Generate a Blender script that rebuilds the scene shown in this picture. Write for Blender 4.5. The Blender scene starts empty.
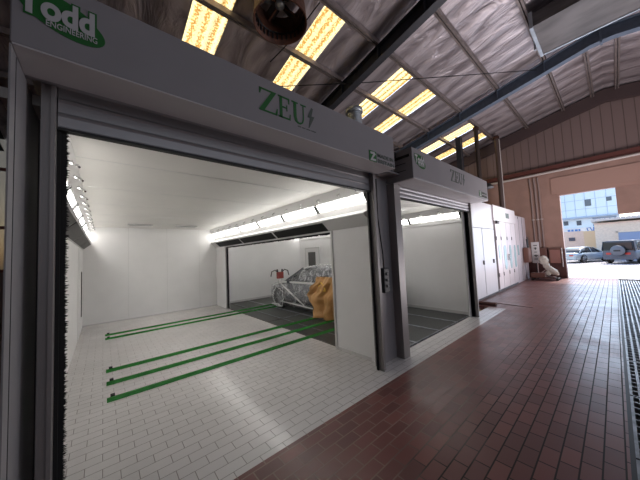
import bpy, bmesh, math, random
from mathutils import Vector, Matrix
random.seed(7)
C = bpy.context.scene
COL = C.collection
PI = math.pi

# ------------------------------------------------------------------ helpers
class MB:
    def __init__(s): s.v = []; s.f = []; s.sm = []
    def add(s, vs, fs, smooth=False):
        n = len(s.v); s.v += [tuple(v) for v in vs]
        s.f += [tuple(i + n for i in f) for f in fs]; s.sm += [smooth] * len(fs); return s
    def box(s, x0, x1, y0, y1, z0, z1, M=None):
        vs = [(x, y, z) for z in (z0, z1) for y in (y0, y1) for x in (x0, x1)]
        if M: vs = [M @ Vector(v) for v in vs]
        return s.add(vs, [(0, 2, 3, 1), (4, 5, 7, 6), (0, 1, 5, 4), (1, 3, 7, 5), (3, 2, 6, 7), (2, 0, 4, 6)])
    def bar(s, a, b, w, h, up=(0, 0, 1)):
        a = Vector(a); b = Vector(b); d = (b - a).normalized(); u = Vector(up)
        r = d.cross(u).normalized(); u = r.cross(d)
        vs = [p + r * i * w / 2 + u * j * h / 2 for p in (a, b) for j in (-1, 1) for i in (-1, 1)]
        return s.add(vs, [(0, 1, 3, 2), (4, 6, 7, 5), (0, 4, 5, 1), (1, 5, 7, 3), (3, 7, 6, 2), (2, 6, 4, 0)])
    def prism(s, poly, axis, a, b, M=None):
        # poly: 2D points in the two remaining axes (in xyz order), extruded from a to b along axis
        n = len(poly)
        def P(p, t):
            if axis == 'x': q = (t, p[0], p[1])
            elif axis == 'y': q = (p[0], t, p[1])
            else: q = (p[0], p[1], t)
            return M @ Vector(q) if M else q
        vs = [P(p, a) for p in poly] + [P(p, b) for p in poly]
        fs = [tuple(range(n)), tuple(range(2 * n - 1, n - 1, -1))]
        fs += [(i, (i + 1) % n + 0, (i + 1) % n + n, i + n) for i in range(n)]
        return s.add(vs, fs)
    def tube(s, pts, r, n=10, caps=True, smooth=True):
        pts = [Vector(p) for p in pts]; rs = r if isinstance(r, (list, tuple)) else [r] * len(pts)
        vs = []; fs = []; prev = None
        for k, p in enumerate(pts):
            d = (pts[min(k + 1, len(pts) - 1)] - pts[max(k - 1, 0)]).normalized()
            if prev is None:
                u = d.orthogonal().normalized()
            else:
                u = (prev - d * prev.dot(d)); u = u.normalized() if u.length > 1e-6 else d.orthogonal().normalized()
            prev = u; w = d.cross(u)
            for i in range(n):
                a = 2 * PI * i / n; vs.append(p + (u * math.cos(a) + w * math.sin(a)) * rs[k])
        for k in range(len(pts) - 1):
            for i in range(n):
                j = (i + 1) % n; fs.append((k * n + i, k * n + j, (k + 1) * n + j, (k + 1) * n + i))
        s.add(vs, fs, smooth)
        if caps: s.add(vs[:n], [tuple(range(n))]); s.add(vs[-n:], [tuple(range(n))])
        return s
    def lathe(s, prof, c, ax=(0, 0, 1), n=24, smooth=True):
        c = Vector(c); ax = Vector(ax).normalized(); u = ax.orthogonal().normalized(); w = ax.cross(u)
        vs = []; m = len(prof)
        for i in range(n):
            a = 2 * PI * i / n; d = u * math.cos(a) + w * math.sin(a)
            for r, h in prof: vs.append(c + d * r + ax * h)
        fs = [(i * m + k, ((i + 1) % n) * m + k, ((i + 1) % n) * m + k + 1, i * m + k + 1) for i in range(n) for k in range(m - 1)]
        return s.add(vs, fs, smooth)
    def loft(s, rings, caps=True, smooth=True):
        n = len(rings[0]); vs = [p for r in rings for p in r]
        fs = [(k * n + i, k * n + (i + 1) % n, (k + 1) * n + (i + 1) % n, (k + 1) * n + i) for k in range(len(rings) - 1) for i in range(n)]
        s.add(vs, fs, smooth)
        if caps: s.add(rings[0], [tuple(range(n))]); s.add(rings[-1], [tuple(range(n))])
        return s
    def make(s, name, mat, parent=None, loc=None, merge=False, bevel=0):
        me = bpy.data.meshes.new(name); me.from_pydata(s.v, [], s.f); me.update()
        me.polygons.foreach_set('use_smooth', s.sm)
        bm = bmesh.new(); bm.from_mesh(me)
        if merge: bmesh.ops.remove_doubles(bm, verts=bm.verts, dist=1e-4)
        bmesh.ops.recalc_face_normals(bm, faces=bm.faces)
        bm.to_mesh(me); bm.free()
        o = bpy.data.objects.new(name, me); COL.objects.link(o)
        if mat: me.materials.append(mat)
        if parent: o.parent = parent; o.matrix_parent_inverse = Matrix.Identity(4)
        if loc: o.location = loc
        if bevel:
            b = o.modifiers.new('bevel', 'BEVEL'); b.width = bevel; b.segments = 2; b.limit_method = 'ANGLE'
        return o

def tag(o, label=None, cat=None, group=None, kind=None):
    if label: o['label'] = label
    if cat: o['category'] = cat
    if group: o['group'] = group
    if kind: o['kind'] = kind
    return o
def thing(name, label, cat, loc=(0, 0, 0), rz=0, group=None):
    o = bpy.data.objects.new(name, None); o.empty_display_size = .1; COL.objects.link(o)
    o.location = loc; o.rotation_euler = (0, 0, rz)
    return tag(o, label, cat, group)
def struct(name, mb, mat, **k): return tag(mb.make(name, mat, **k), kind='structure')
def children(o): return [c for c in bpy.data.objects if c.parent == o]
def dup(o, parent=None):
    c = o.copy(); COL.objects.link(c)
    if parent: c.parent = parent
    for ch in children(o): dup(ch, c)
    return c
def text(name, body, size, mat, parent, loc, width=None, extrude=.002, offset=0, rz=0, shear=0, flip=0):
    cu = bpy.data.curves.new(name, 'FONT'); cu.body = body; cu.size = size; cu.extrude = extrude; cu.offset = offset; cu.shear = shear
    t = bpy.data.objects.new(name + '_tmp', cu); COL.objects.link(t)
    dg = bpy.context.evaluated_depsgraph_get(); dg.update()
    me = bpy.data.meshes.new_from_object(t.evaluated_get(dg)); bpy.data.objects.remove(t)
    xs = [v.co.x for v in me.vertices]; w = max(xs) - min(xs); mn = min(xs)
    sx = (width / w) if width else 1
    R = Matrix.Rotation(rz, 4, 'Z') @ Matrix.Rotation(PI / 2, 4, 'X')
    for v in me.vertices: v.co = R @ Vector(((v.co.x - mn) * sx, v.co.y, v.co.z))
    me.materials.clear(); me.materials.append(mat)
    o = bpy.data.objects.new(name, me); COL.objects.link(o); o.parent = parent; o.location = loc
    return o

# ------------------------------------------------------------------ materials
def new(name):
    m = bpy.data.materials.new(name); m.use_nodes = True
    return m, m.node_tree.nodes, m.node_tree.links, m.node_tree.nodes['Principled BSDF']
def mat(name, col, rough=.5, metal=0, noise=0, nscale=8, bump=0, bscale=40, spec=.5, stretch=None, em=0, col2=None):
    m, N, L, B = new(name)
    B.inputs['Base Color'].default_value = (*col, 1); B.inputs['Roughness'].default_value = rough
    B.inputs['Metallic'].default_value = metal; B.inputs['Specular IOR Level'].default_value = spec
    if em: B.inputs['Emission Color'].default_value = (*col, 1); B.inputs['Emission Strength'].default_value = em
    tc = N.new('ShaderNodeTexCoord'); mp = N.new('ShaderNodeMapping'); L.new(tc.outputs['Object'], mp.inputs[0])
    if stretch: mp.inputs['Scale'].default_value = stretch
    if noise or col2:
        t = N.new('ShaderNodeTexNoise'); t.inputs['Scale'].default_value = nscale; t.inputs['Detail'].default_value = 5
        L.new(mp.outputs[0], t.inputs[0]); r = N.new('ShaderNodeValToRGB')
        c2 = col2 or tuple(min(1, c * (1 + noise)) for c in col); c1 = col if col2 else tuple(c * (1 - noise) for c in col)
        r.color_ramp.elements[0].color = (*c1, 1); r.color_ramp.elements[1].color = (*c2, 1)
        r.color_ramp.elements[0].position = .35; r.color_ramp.elements[1].position = .65
        L.new(t.outputs[0], r.inputs[0]); L.new(r.outputs[0], B.inputs['Base Color'])
    if bump:
        t = N.new('ShaderNodeTexNoise'); t.inputs['Scale'].default_value = bscale; t.inputs['Detail'].default_value = 4
        L.new(mp.outputs[0], t.inputs[0]); b = N.new('ShaderNodeBump'); b.inputs['Strength'].default_value = bump; b.inputs['Distance'].default_value = .02
        L.new(t.outputs[0], b.inputs['Height']); L.new(b.outputs[0], B.inputs['Normal'])
    return m
def tiles(name, c1, c2, mort, bw, bh, ms, rough, rough2=None, patchy=None, bump=.4, rot=0, off=.5, wear=None):
    m, N, L, B = new(name)
    tc = N.new('ShaderNodeTexCoord'); mp = N.new('ShaderNodeMapping'); L.new(tc.outputs['Object'], mp.inputs[0])
    mp.inputs['Location'].default_value = (0, .04 if not rot else 0, 0); mp.inputs['Rotation'].default_value = (0, 0, rot)
    br = N.new('ShaderNodeTexBrick'); L.new(mp.outputs[0], br.inputs[0])
    br.inputs['Scale'].default_value = 1; br.inputs['Brick Width'].default_value = bw; br.inputs['Row Height'].default_value = bh
    br.inputs['Mortar Size'].default_value = ms; br.inputs['Mortar Smooth'].default_value = .3; br.offset = off
    br.inputs['Color1'].default_value = (*c1, 1); br.inputs['Color2'].default_value = (*c2, 1); br.inputs['Mortar'].default_value = (*mort, 1)
    if name == 'red_tile':
        sx = N.new('ShaderNodeSeparateXYZ'); L.new(tc.outputs['Object'], sx.inputs[0]); ng = N.new('ShaderNodeTexNoise'); ng.inputs['Scale'].default_value = 1.6; L.new(tc.outputs['Object'], ng.inputs[0])
        ma = N.new('ShaderNodeMath'); ma.operation = 'ADD'; L.new(sx.outputs['Y'], ma.inputs[0]); L.new(ng.outputs[0], ma.inputs[1])
        gr = N.new('ShaderNodeMapRange'); gr.inputs['From Min'].default_value = 1.25; gr.inputs['From Max'].default_value = 1.75; L.new(ma.outputs[0], gr.inputs[0])
        gm = N.new('ShaderNodeMix'); gm.data_type = 'RGBA'; L.new(gr.outputs[0], gm.inputs[0]); gm.inputs[6].default_value = (.04, .028, .026, 1); gm.inputs[7].default_value = (.30, .21, .18, 1); L.new(gm.outputs[2], br.inputs['Mortar'])
    n = N.new('ShaderNodeTexNoise'); n.inputs['Scale'].default_value = 1.1; n.inputs['Detail'].default_value = 6; L.new(tc.outputs['Object'], n.inputs[0])
    mx = N.new('ShaderNodeMix'); mx.data_type = 'RGBA'; mx.blend_type = 'MULTIPLY'
    r = N.new('ShaderNodeValToRGB'); r.color_ramp.elements[0].position = .3; r.color_ramp.elements[1].position = .7
    lo = wear or .75
    r.color_ramp.elements[0].color = (lo, lo, lo, 1); r.color_ramp.elements[1].color = (1, 1, 1, 1)
    L.new(n.outputs[0], r.inputs[0]); mx.inputs[0].default_value = 1
    L.new(br.outputs['Color'], mx.inputs[6]); L.new(r.outputs[0], mx.inputs[7]); L.new(mx.outputs[2], B.inputs['Base Color'])
    mr = N.new('ShaderNodeMapRange'); n2 = N.new('ShaderNodeTexNoise'); n2.inputs['Scale'].default_value = 9; L.new(tc.outputs['Object'], n2.inputs[0])
    L.new(n2.outputs[0], mr.inputs[0]); mr.inputs['From Min'].default_value = .3; mr.inputs['From Max'].default_value = .7
    mr.inputs['To Min'].default_value = rough; mr.inputs['To Max'].default_value = rough2 or rough * 1.4
    sv = N.new('ShaderNodeSeparateColor'); L.new(br.outputs['Color'], sv.inputs[0]); n2.inputs['Scale'].default_value = 2.2; mxr = N.new('ShaderNodeMix'); mxr.data_type = 'FLOAT'; L.new(br.outputs['Fac'], mxr.inputs[0]); L.new(mr.outputs[0], mxr.inputs[2]); mxr.inputs[3].default_value = .85; L.new(mxr.outputs[0], B.inputs['Roughness'])
    b = N.new('ShaderNodeBump'); b.inputs['Strength'].default_value = bump; b.inputs['Distance'].default_value = .004
    inv = N.new('ShaderNodeMath'); inv.operation = 'SUBTRACT'; inv.inputs[0].default_value = 1; L.new(br.outputs['Fac'], inv.inputs[1])
    L.new(inv.outputs[0], b.inputs['Height']); L.new(b.outputs[0], B.inputs['Normal'])
    return m

M_red = tiles('red_tile', (.24, .085, .072), (.155, .055, .048), (.05, .035, .03), .2, .1, .0055, .3, .42, wear=.8, bump=.12)
M_white_tile = tiles('white_painted_tile', (.78, .75, .735), (.74, .715, .70), (.33, .3, .28), .2, .1, .003, .13, .24, bump=.7, wear=.93)
M_street = tiles('street_paving', (.56, .52, .51), (.47, .44, .43), (.26, .24, .25), .3, .15, .012, .7, .8, wear=.85)
M_booth = mat('white_enamel_panel', (.87, .86, .855), .32, noise=.02, nscale=2)
M_boothwall = M_booth
M_ceil = mat('pale_cream_panel', (.78, .76, .72), .42, noise=.03, nscale=1.5)
M_trim = mat('white_trim', (.66, .65, .64), .4)
M_hood = mat('grey_white_powder_coat', (.27, .256, .268), .42, noise=.03, nscale=3)
M_shut = mat('shutter_aluminium', (.33, .32, .33), .38, .35)
M_shutl = mat('shutter_aluminium_light', (.42, .41, .43), .5, .3)
M_guide = mat('guide_rail_metal', (.26, .24, .235), .45, .3)
M_col = mat('grey_column_paint', (.26, .248, .255), .5)
M_black = mat('black_brush', (.008, .008, .008), .8)
M_dark = mat('dark_mesh', (.02, .02, .022), .55)
M_dgrey = mat('dark_grey_filter', (.1, .095, .092), .6)
M_green = mat('green_painted_rail', (.035, .24, .04), .22, noise=.12, nscale=12)
M_greeen2 = mat('logo_green', (.004, .12, .012), .45)
M_greyt = mat('logo_dark_grey', (.07, .09, .075), .5)
M_logow = mat('logo_white', (.5, .49, .5), .5)
M_chrome = mat('chrome', (.7, .7, .7), .15, 1)
M_rubber = mat('black_rubber', (.012, .012, .012), .6)
M_beam = mat('dark_steel_beam', (.035, .037, .045), .5, .2, noise=.15)
M_beamblue = mat('blue_grey_steel_beam', (.12, .155, .21), .5, .2, noise=.1)
M_purlin = mat('galvanised_purlin', (.26, .22, .21), .45, .5, noise=.15)
M_galv = mat('galvanised_duct', (.42, .46, .5), .38, .6, noise=.1, nscale=5)
M_galvb = mat('weathered_duct_sheet', (.13, .12, .118), .5, .3, noise=.25, nscale=3, stretch=(1, .4, 3))
M_rust = mat('rusty_steel', (.09, .032, .018), .7, noise=.35, nscale=8)
M_redbeam = mat('red_oxide_beam', (.12, .035, .028), .6)
M_pipe = mat('painted_pipe', (.36, .27, .25), .5)
M_pipew = mat('white_pipe', (.6, .55, .52), .4)
M_far = mat('pinkish_brown_plaster', (.40, .25, .205), .8, noise=.08, nscale=2, bump=.1)
M_farlow = mat('dark_maroon_wainscot', (.11, .042, .036), .55, noise=.1)
M_lintel = mat('lintel_plaster', (.45, .28, .23), .8)
M_clad = None
M_unit = mat('glossy_white_lacquer_panel', (.5, .48, .51), .3, noise=.04, nscale=4, bump=.12, bscale=3, stretch=(1, 1, .3))
M_unit2 = mat('pinkish_white_panel', (.6, .53, .55), .3)
M_seam = mat('dark_seam', (.05, .045, .05), .6)
M_glassg = mat('greenish_door_glass', (.4, .56, .6), .15, 0)
M_brownbox = mat('brown_metal_box', (.17, .075, .055), .5)
M_sign = mat('white_sign_board', (.72, .7, .7), .5)
M_paper = mat('brown_masking_paper', (.5, .27, .1), .55, noise=.12, nscale=6, bump=.5, bscale=14)
M_yellow = mat('yellow_tape', (.7, .45, .06), .5)
M_stand = mat('red_paint', (.3, .05, .04), .5)
M_carbody = mat('dark_grey_car_paint', (.10, .105, .12), .25, .3)
M_carglass = mat('dark_car_glass', (.03, .035, .04), .08)
M_silver = mat('silver_car_paint', (.42, .5, .56), .3, .4)
M_suv = mat('grey_suv_paint', (.09, .11, .15), .35, .3)
M_tailred = mat('tail_lamp_red', (.5, .05, .04), .3)
M_rim = mat('alloy_rim', (.5, .5, .52), .3, .7)
M_bluefac = mat('pale_blue_panel_facade', (.62, .73, .82), .5)
M_faceline = mat('facade_joint', (.32, .42, .55), .5)
M_win = mat('dark_window_glass', (.08, .1, .13), .15)
M_beige = mat('beige_render', (.8, .68, .55), .85, noise=.06)
M_pinkwall = mat('pink_render', (.75, .58, .48), .85, noise=.05)
M_yelwall = mat('yellow_sand_wall', (.72, .55, .36), .85)
M_shutblue = mat('blue_roller_door', (.28, .37, .55), .5)
M_bluetxt = mat('blue_lettering', (.05, .18, .45), .5)
M_cardb = mat('dark_brown_bristle', (.05, .022, .018), .8)
M_conc = mat('dark_concrete', (.05, .048, .045), .8, noise=.3)
M_bar = mat('worn_steel_bar', (.22, .23, .25), .4, .5, noise=.4, nscale=7)

def foil(name, c, c2, metal, rough, sc, bump):
    m, N, L, B = new(name)
    tc = N.new('ShaderNodeTexCoord'); mp = N.new('ShaderNodeMapping'); L.new(tc.outputs['Object'], mp.inputs[0]); mp.inputs['Scale'].default_value = (1.5, .42, 1)
    w = N.new('ShaderNodeTexNoise'); w.inputs['Scale'].default_value = sc; w.inputs['Detail'].default_value = 7; w.inputs['Distortion'].default_value = 1.2; L.new(mp.outputs[0], w.inputs[0])
    wv = N.new('ShaderNodeTexWave'); wv.bands_direction = 'X'; wv.inputs['Scale'].default_value = .5; wv.inputs['Distortion'].default_value = 2.5; L.new(tc.outputs['Object'], wv.inputs[0])
    ad = N.new('ShaderNodeMath'); ad.operation = 'ADD'; L.new(w.outputs[0], ad.inputs[0])
    ml = N.new('ShaderNodeMath'); ml.operation = 'MULTIPLY'; ml.inputs[1].default_value = .25; L.new(wv.outputs['Fac'], ml.inputs[0]); L.new(ml.outputs[0], ad.inputs[1])
    b = N.new('ShaderNodeBump'); b.inputs['Strength'].default_value = bump; b.inputs['Distance'].default_value = .12; L.new(ad.outputs[0], b.inputs['Height']); L.new(b.outputs[0], B.inputs['Normal'])
    r = N.new('ShaderNodeValToRGB'); r.color_ramp.elements[0].position = .4; r.color_ramp.elements[1].position = .75
    r.color_ramp.elements[0].color = (*c, 1); r.color_ramp.elements[1].color = (*c2, 1); L.new(ad.outputs[0], r.inputs[0]); L.new(r.outputs[0], B.inputs['Base Color'])
    B.inputs['Metallic'].default_value = metal; B.inputs['Roughness'].default_value = rough
    return m
M_roof = foil('roof_foil_insulation', (.22, .19, .2), (.5, .45, .47), .5, .42, 2.0, .75)
def ribbed(name, c, c2, scale, axis='X'):
    m, N, L, B = new(name)
    tc = N.new('ShaderNodeTexCoord'); wv = N.new('ShaderNodeTexWave'); wv.bands_direction = axis; wv.wave_profile = 'SAW'; wv.inputs['Scale'].default_value = scale
    L.new(tc.outputs['Object'], wv.inputs[0]); r = N.new('ShaderNodeValToRGB'); r.color_ramp.elements[0].color = (*c, 1); r.color_ramp.elements[1].color = (*c2, 1)
    r.color_ramp.elements[0].position = 0; r.color_ramp.elements[1].position = .12
    L.new(wv.outputs['Fac'], r.inputs[0]); L.new(r.outputs[0], B.inputs['Base Color']); B.inputs['Roughness'].default_value = .6
    b = N.new('ShaderNodeBump'); b.inputs['Strength'].default_value = .5; b.inputs['Distance'].default_value = .03; L.new(wv.outputs['Fac'], b.inputs['Height']); L.new(b.outputs[0], B.inputs['Normal'])
    return m
M_clad = ribbed('brown_cladding_sheet', (.07, .048, .043), (.2, .14, .13), 1.1, 'Y')
def skylight_mat():
    m, N, L, B = new('yellow_fibreglass'); N.remove(B); out = N['Material Output']
    tc = N.new('ShaderNodeTexCoord'); n = N.new('ShaderNodeTexNoise'); n.inputs['Scale'].default_value = 26; n.inputs['Detail'].default_value = 6; L.new(tc.outputs['Object'], n.inputs[0])
    wv = N.new('ShaderNodeTexWave'); wv.bands_direction = 'X'; wv.inputs['Scale'].default_value = 1.55; wv.inputs['Distortion'].default_value = .3; L.new(tc.outputs['Object'], wv.inputs[0])
    r = N.new('ShaderNodeValToRGB'); r.color_ramp.elements[0].color = (.27, .13, .025, 1); r.color_ramp.elements[1].color = (.74, .54, .23, 1); r.color_ramp.elements[0].position = .36; r.color_ramp.elements[1].position = .6
    ad = N.new('ShaderNodeMath'); ad.operation = 'MULTIPLY_ADD'; ad.inputs[1].default_value = .28; L.new(wv.outputs['Fac'], ad.inputs[0]); 
    sb = N.new('ShaderNodeMath'); sb.operation = 'SUBTRACT'; sb.inputs[1].default_value = .12; L.new(n.outputs[0], sb.inputs[0]); L.new(sb.outputs[0], ad.inputs[2])
    L.new(ad.outputs[0], r.inputs[0]); t = N.new('ShaderNodeBsdfTranslucent'); L.new(r.outputs[0], t.inputs[0]); L.new(t.outputs[0], out.inputs[0])
    return m
M_sky = skylight_mat()
def emit(name, c, s):
    m, N, L, B = new(name); B.inputs['Base Color'].default_value = (*c, 1); B.inputs['Emission Color'].default_value = (*c, 1); B.inputs['Emission Strength'].default_value = s
    return m
M_divider = mat('divider_grey', (.1, .1, .1), .5)
M_lamp = emit('lit_lamp_diffuser', (1, .98, .94), 7.8)
def film():
    m, N, L, B = new('crinkled_plastic_film'); out = N['Material Output']
    tc = N.new('ShaderNodeTexCoord'); n = N.new('ShaderNodeTexNoise'); n.inputs['Scale'].default_value = 4.5; n.inputs['Detail'].default_value = 5; n.inputs['Distortion'].default_value = 1.8; L.new(tc.outputs['Object'], n.inputs[0])
    r = N.new('ShaderNodeValToRGB'); r.color_ramp.elements[0].position = .42; r.color_ramp.elements[1].position = .68
    r.color_ramp.elements[0].color = (.14, .14, .14, 1); r.color_ramp.elements[1].color = (.5, .5, .5, 1); L.new(n.outputs[0], r.inputs[0])
    B.inputs['Base Color'].default_value = (.75, .75, .77, 1); B.inputs['Roughness'].default_value = .25
    tr = N.new('ShaderNodeBsdfTransparent'); mx = N.new('ShaderNodeMixShader'); L.new(r.outputs[0], mx.inputs[0]); L.new(tr.outputs[0], mx.inputs[1]); L.new(B.outputs[0], mx.inputs[2]); L.new(mx.outputs[0], out.inputs[0])
    b = N.new('ShaderNodeBump'); b.inputs['Strength'].default_value = .6; b.inputs['Distance'].default_value = .03; L.new(n.outputs[0], b.inputs['Height']); L.new(b.outputs[0], B.inputs['Normal'])
    return m
M_film = film()
def grate_mat():
    m, N, L, B = new('steel_floor_grating')
    tc = N.new('ShaderNodeTexCoord'); br = N.new('ShaderNodeTexBrick'); L.new(tc.outputs['Object'], br.inputs[0]); br.offset = 0
    br.inputs['Scale'].default_value = 1; br.inputs['Brick Width'].default_value = .035; br.inputs['Row Height'].default_value = .035; br.inputs['Mortar Size'].default_value = .007
    br.inputs['Color1'].default_value = (.012, .013, .013, 1); br.inputs['Color2'].default_value = (.03, .03, .03, 1); br.inputs['Mortar'].default_value = (.085, .09, .085, 1)
    L.new(br.outputs['Color'], B.inputs['Base Color']); B.inputs['Roughness'].default_value = .45; B.inputs['Metallic'].default_value = .2
    return m
M_grate = grate_mat()

# ------------------------------------------------------------------ key dimensions (metres; floor at z = 0)
FY = 1.7            # front of the shutter hoods
BX0, BX1 = -.38, 2.82     # first booth inner walls
BY0, BY1 = 2.12, 8.55
CZ = 2.45
B2X1 = 6.22
WX = 15.0           # far wall

# ------------------------------------------------------------------ floors
struct('floor', MB().box(-6, WX + .35, .04, 1.8, -.1, 0).box(7.3, WX + .35, 1.8, 3.2, -.1, 0).box(-6, -.42, 1.8, 11, -.1, 0).box(-6, WX + .35, -9, -.66, -.1, 0), M_red)
struct('floor_booth', MB().box(-.42, 7.3, 1.8, 2.17, -.1, 0).box(-.42, 2.86, 2.17, 8.7, -.1, 0), M_white_tile)
struct('floor_pit', MB().box(2.86, 6.3, 2.17, 8.7, -.1, -.02), M_conc)
struct('floor_drain_channel', MB().box(-6, WX + .35, -.66, .04, -.14, -.05), M_conc)
struct('floor_rear', MB().box(6.3, WX, 3.2, 11, -.1, 0).box(-.42, 6.3, 8.7, 11, -.1, 0), M_conc)
struct('ground_street', MB().box(WX + .35, 60, -30, 30, -.1, -.004), M_street)

# grating panels in the second booth
xs = [2.88, 3.26, 3.87, 4.71, 5.48, 6.2]
ys = [2.2, 3.78, 5.36, 6.94, 8.52]
first = True
for i in range(5):
    for j in range(4):
        x0, x1, y0, y1 = xs[i] + .012, xs[i + 1] - .012, ys[j] + .01, ys[j + 1] - .01
        t = thing('floor_grating', 'dark steel grating panel set flush in the floor under the masked car', 'floor grating', ((x0 + x1) / 2, (y0 + y1) / 2, 0), group='floor gratings of the second booth')
        w, d = (x1 - x0) / 2, (y1 - y0) / 2
        MB().box(-w + .03, w - .03, -d + .03, d - .03, -.03, -.004).make('grating_mesh', M_grate, t)
        fr = MB(); e = .022
        fr.box(-w, -w + e, -d, d, -.03, 0).box(w - e, w, -d, d, -.03, 0).box(-w + e, w - e, -d, -d + e, -.03, 0).box(-w + e, w - e, d - e, d, -.03, 0)
        fr.make('frame', M_bar if i else M_dgrey, t)
        if i == 0: t['label'] = 'dark plain cover plate between the white floor and the gratings'; t['group'] = 'cover plates by the side opening'
# light support bars between the gratings
for x in xs[2:5]:
    o = MB().box(x - .010, x + .010, 2.2, 8.5, -.03, -.001).make('support_bar', M_galv); tag(o, 'pale steel bar running between dark floor gratings', 'bar', 'bars between the floor gratings')

# drain gratings along the red floor
for k in range(14):
    x0 = -.5 + k * 1.1; x1 = x0 + 1.08
    o = MB()
    for q in range(12):
        y = -.62 + q * .056; o.box(x0, x1, y, y + .02, -.045, -.002)
    for q in range(10):
        x = x0 + q * .118; o.box(x, x + .016, -.635, .012, -.03, -.004)
    g = o.make('drain_grating', M_bar)
    tag(g, 'worn steel bar grating over the drain channel beside the red tiles', 'drain grating', 'drain gratings along the red tiled floor')
tag(MB().box(-6, WX + .3, .015, .04, -.05, .002).make('drain_edge_strip', M_dark), 'dark metal edge strip between red tiles and drain gratings', 'edge strip')

# ------------------------------------------------------------------ booth one shell
T = .06
struct('wall_left', MB().box(BX0 - T, BX0, 2.44, BY1 + T, 0, 2.5), M_booth)
struct('wall_back', MB().box(BX0, BX1 + .02, BY1, BY1 + T, 0, 2.5), M_booth)
struct('ceiling_booth', MB().box(BX0 - T, BX1 + T, 2.15, BY1 + T, CZ, CZ + .06), M_ceil)
struct('trim_1', MB().box(-.34, -.24, 2.44, 2.48, 0, 2.5), M_hood)
for x in (.52, 1.42, 2.3):
    struct('trim_2', MB().box(x, x + .006, BY1 - .002, BY1, .03, CZ), mat('panel_seam', (.7, .695, .69), .5))
for y in (3.0, 4.1, 5.2, 6.3, 7.4):
    struct('trim_3', MB().box(BX0, BX1, y, y + .006, CZ - .002, CZ), bpy.data.materials['panel_seam'])
# right wall: panel, opening 3.0..7.65, far panel
struct('wall_right', MB().box(BX1, BX1 + T, 2.16, 3.0, 0, 2.5).box(BX1, BX1 + T, 7.65, BY1, 0, 2.5).box(BX1, BX1 + T, 3.0, 7.65, 1.85, 2.5), M_booth)
struct('baseboard_right', MB().box(BX1 - .012, BX1, 2.3, 3.0, 0, .04), M_trim)
# opening frame and black seal
struct('trim_4', MB().box(BX1 - .02, BX1 + T + .02, 2.96, 3.0, 0, 1.85).box(BX1 - .02, BX1 + T + .02, 7.65, 7.69, 0, 1.85).box(BX1 - .02, BX1 + T + .02, 2.96, 7.69, 1.85, 1.87), M_trim)
def jag(axis_pts, edge, depth, step, normal_t, base):
    """strip of bristles"""
def brush(name, parent, p0, p1, out, thick=.015, n=120, lab=None, irregular=.35):
    # p0->p1 baseline, out = bristle direction vector
    p0 = Vector(p0); p1 = Vector(p1); out = Vector(out); d = p1 - p0; m = MB()
    nrm = d.normalized().cross(out.normalized()) * thick
    for i in range(n):
        a = p0 + d * (i / n); b = p0 + d * ((i + 1) / n); tip = (a + b) / 2 + out * (1 - irregular * random.random())
        root = out * .55
        m.add([a, b, b + root, tip, a + root], [(0, 1, 2, 3, 4)])
        m.add([a + nrm, b + nrm, b + nrm + root, tip + nrm + d.normalized() * .004 * random.uniform(-1, 1), a + nrm + root], [(0, 1, 2, 3, 4)])
    m.box(-.0, 0.001, 0, .001, 0, .001, Matrix.Translation(p0))
    return m.make(name, M_black, parent)
sd = thing('side_opening_seal', 'black brush seal edging the side opening toward the masked car', 'brush seal', (BX1 + .03, 5.3, 0))
brush('top_bristles', sd, (0, -2.3, 1.85), (0, 2.35, 1.85), (0, 0, -.045), n=150)
brush('side_bristles', sd, (0, 2.35, 0.01), (0, 2.35, 1.84), (0, -.05, 0), n=60)

def side_trough(xw, sgn, y0, y1, nseg, where, seglist=None, header=True, hpan=None, hdark=M_black):
    """profile of the inclined light housing along a booth side wall; sgn=+1 for a wall at larger X"""
    t = thing('light_trough', 'white inclined light trough with nozzles ' + where, 'light trough', (xw, y0, 0))
    L = y1 - y0
    P = lambda d, z: (-sgn * (d + .003), z)
    m = MB()
    # housing polygons (x offset, z)
    prof = [(0, 2.449), (.19, 2.449), (.115, 2.315), (.105, 2.31), (.03, 2.195), (.02, 2.19), (.012, 2.1), (0, 2.09)]
    m.prism([P(*p) for p in prof], 'y', 0, L)
    m.make('housing', M_booth, t)
    if header:
        h = MB(); hp = [(0, 2.1), (.02, 2.1), (.16, 2.035), (.165, 2.02), (.15, 2.0), (.012, 1.872), (0, 1.872)]
        h.prism([P(*p) for p in hp], 'y', 0, L); h.make('header_ledge', M_trim, t)
        for a, b in hpan:
            g = MB(); q = [(.147, 2.003), (.15, 1.994), (.024, 1.877), (.02, 1.884)]
            g.prism([P(*p) for p in q], 'y', a - y0, b - y0); tag(g.make('grille', hdark, t), 'dark grille panel')
    w = L / nseg
    for k in range(nseg):
        a = k * w + .025; b = (k + 1) * w - .025
        q = [(.106, 2.302), (.113, 2.297), (.043, 2.197), (.036, 2.202)]
        MB().prism([P(*p) for p in q], 'y', a, b).make('diffuser', M_lamp, t)
        q = [(.112, 2.312), (.137, 2.292), (.062, 2.18), (.03, 2.19)]
        MB().prism([P(*p) for p in q], 'y', a - .06, a + .0).make('divider', M_divider, t)
    k = 0; y = .45
    while y < L - .15:
        n = MB(); c = (-sgn * .155, y, 2.385)
        dv = Vector((-sgn * .86, 0, -.5)); c = Vector(c)
        n.tube([c, c + dv * .035], .014, 8); n.tube([c + dv * .03, c + dv * .07 + Vector((0, -.015, 0)), c + dv * .085 + Vector((0, -.075, -.02))], [.009, .012, .009], 8)
        n.tube([c + dv * .025 + Vector((0, .02, 0)), c + dv * .03 + Vector((0, -.03, .012))], .005, 6)
        n.make('nozzle', M_chrome, t); y += .47
    return t
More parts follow.
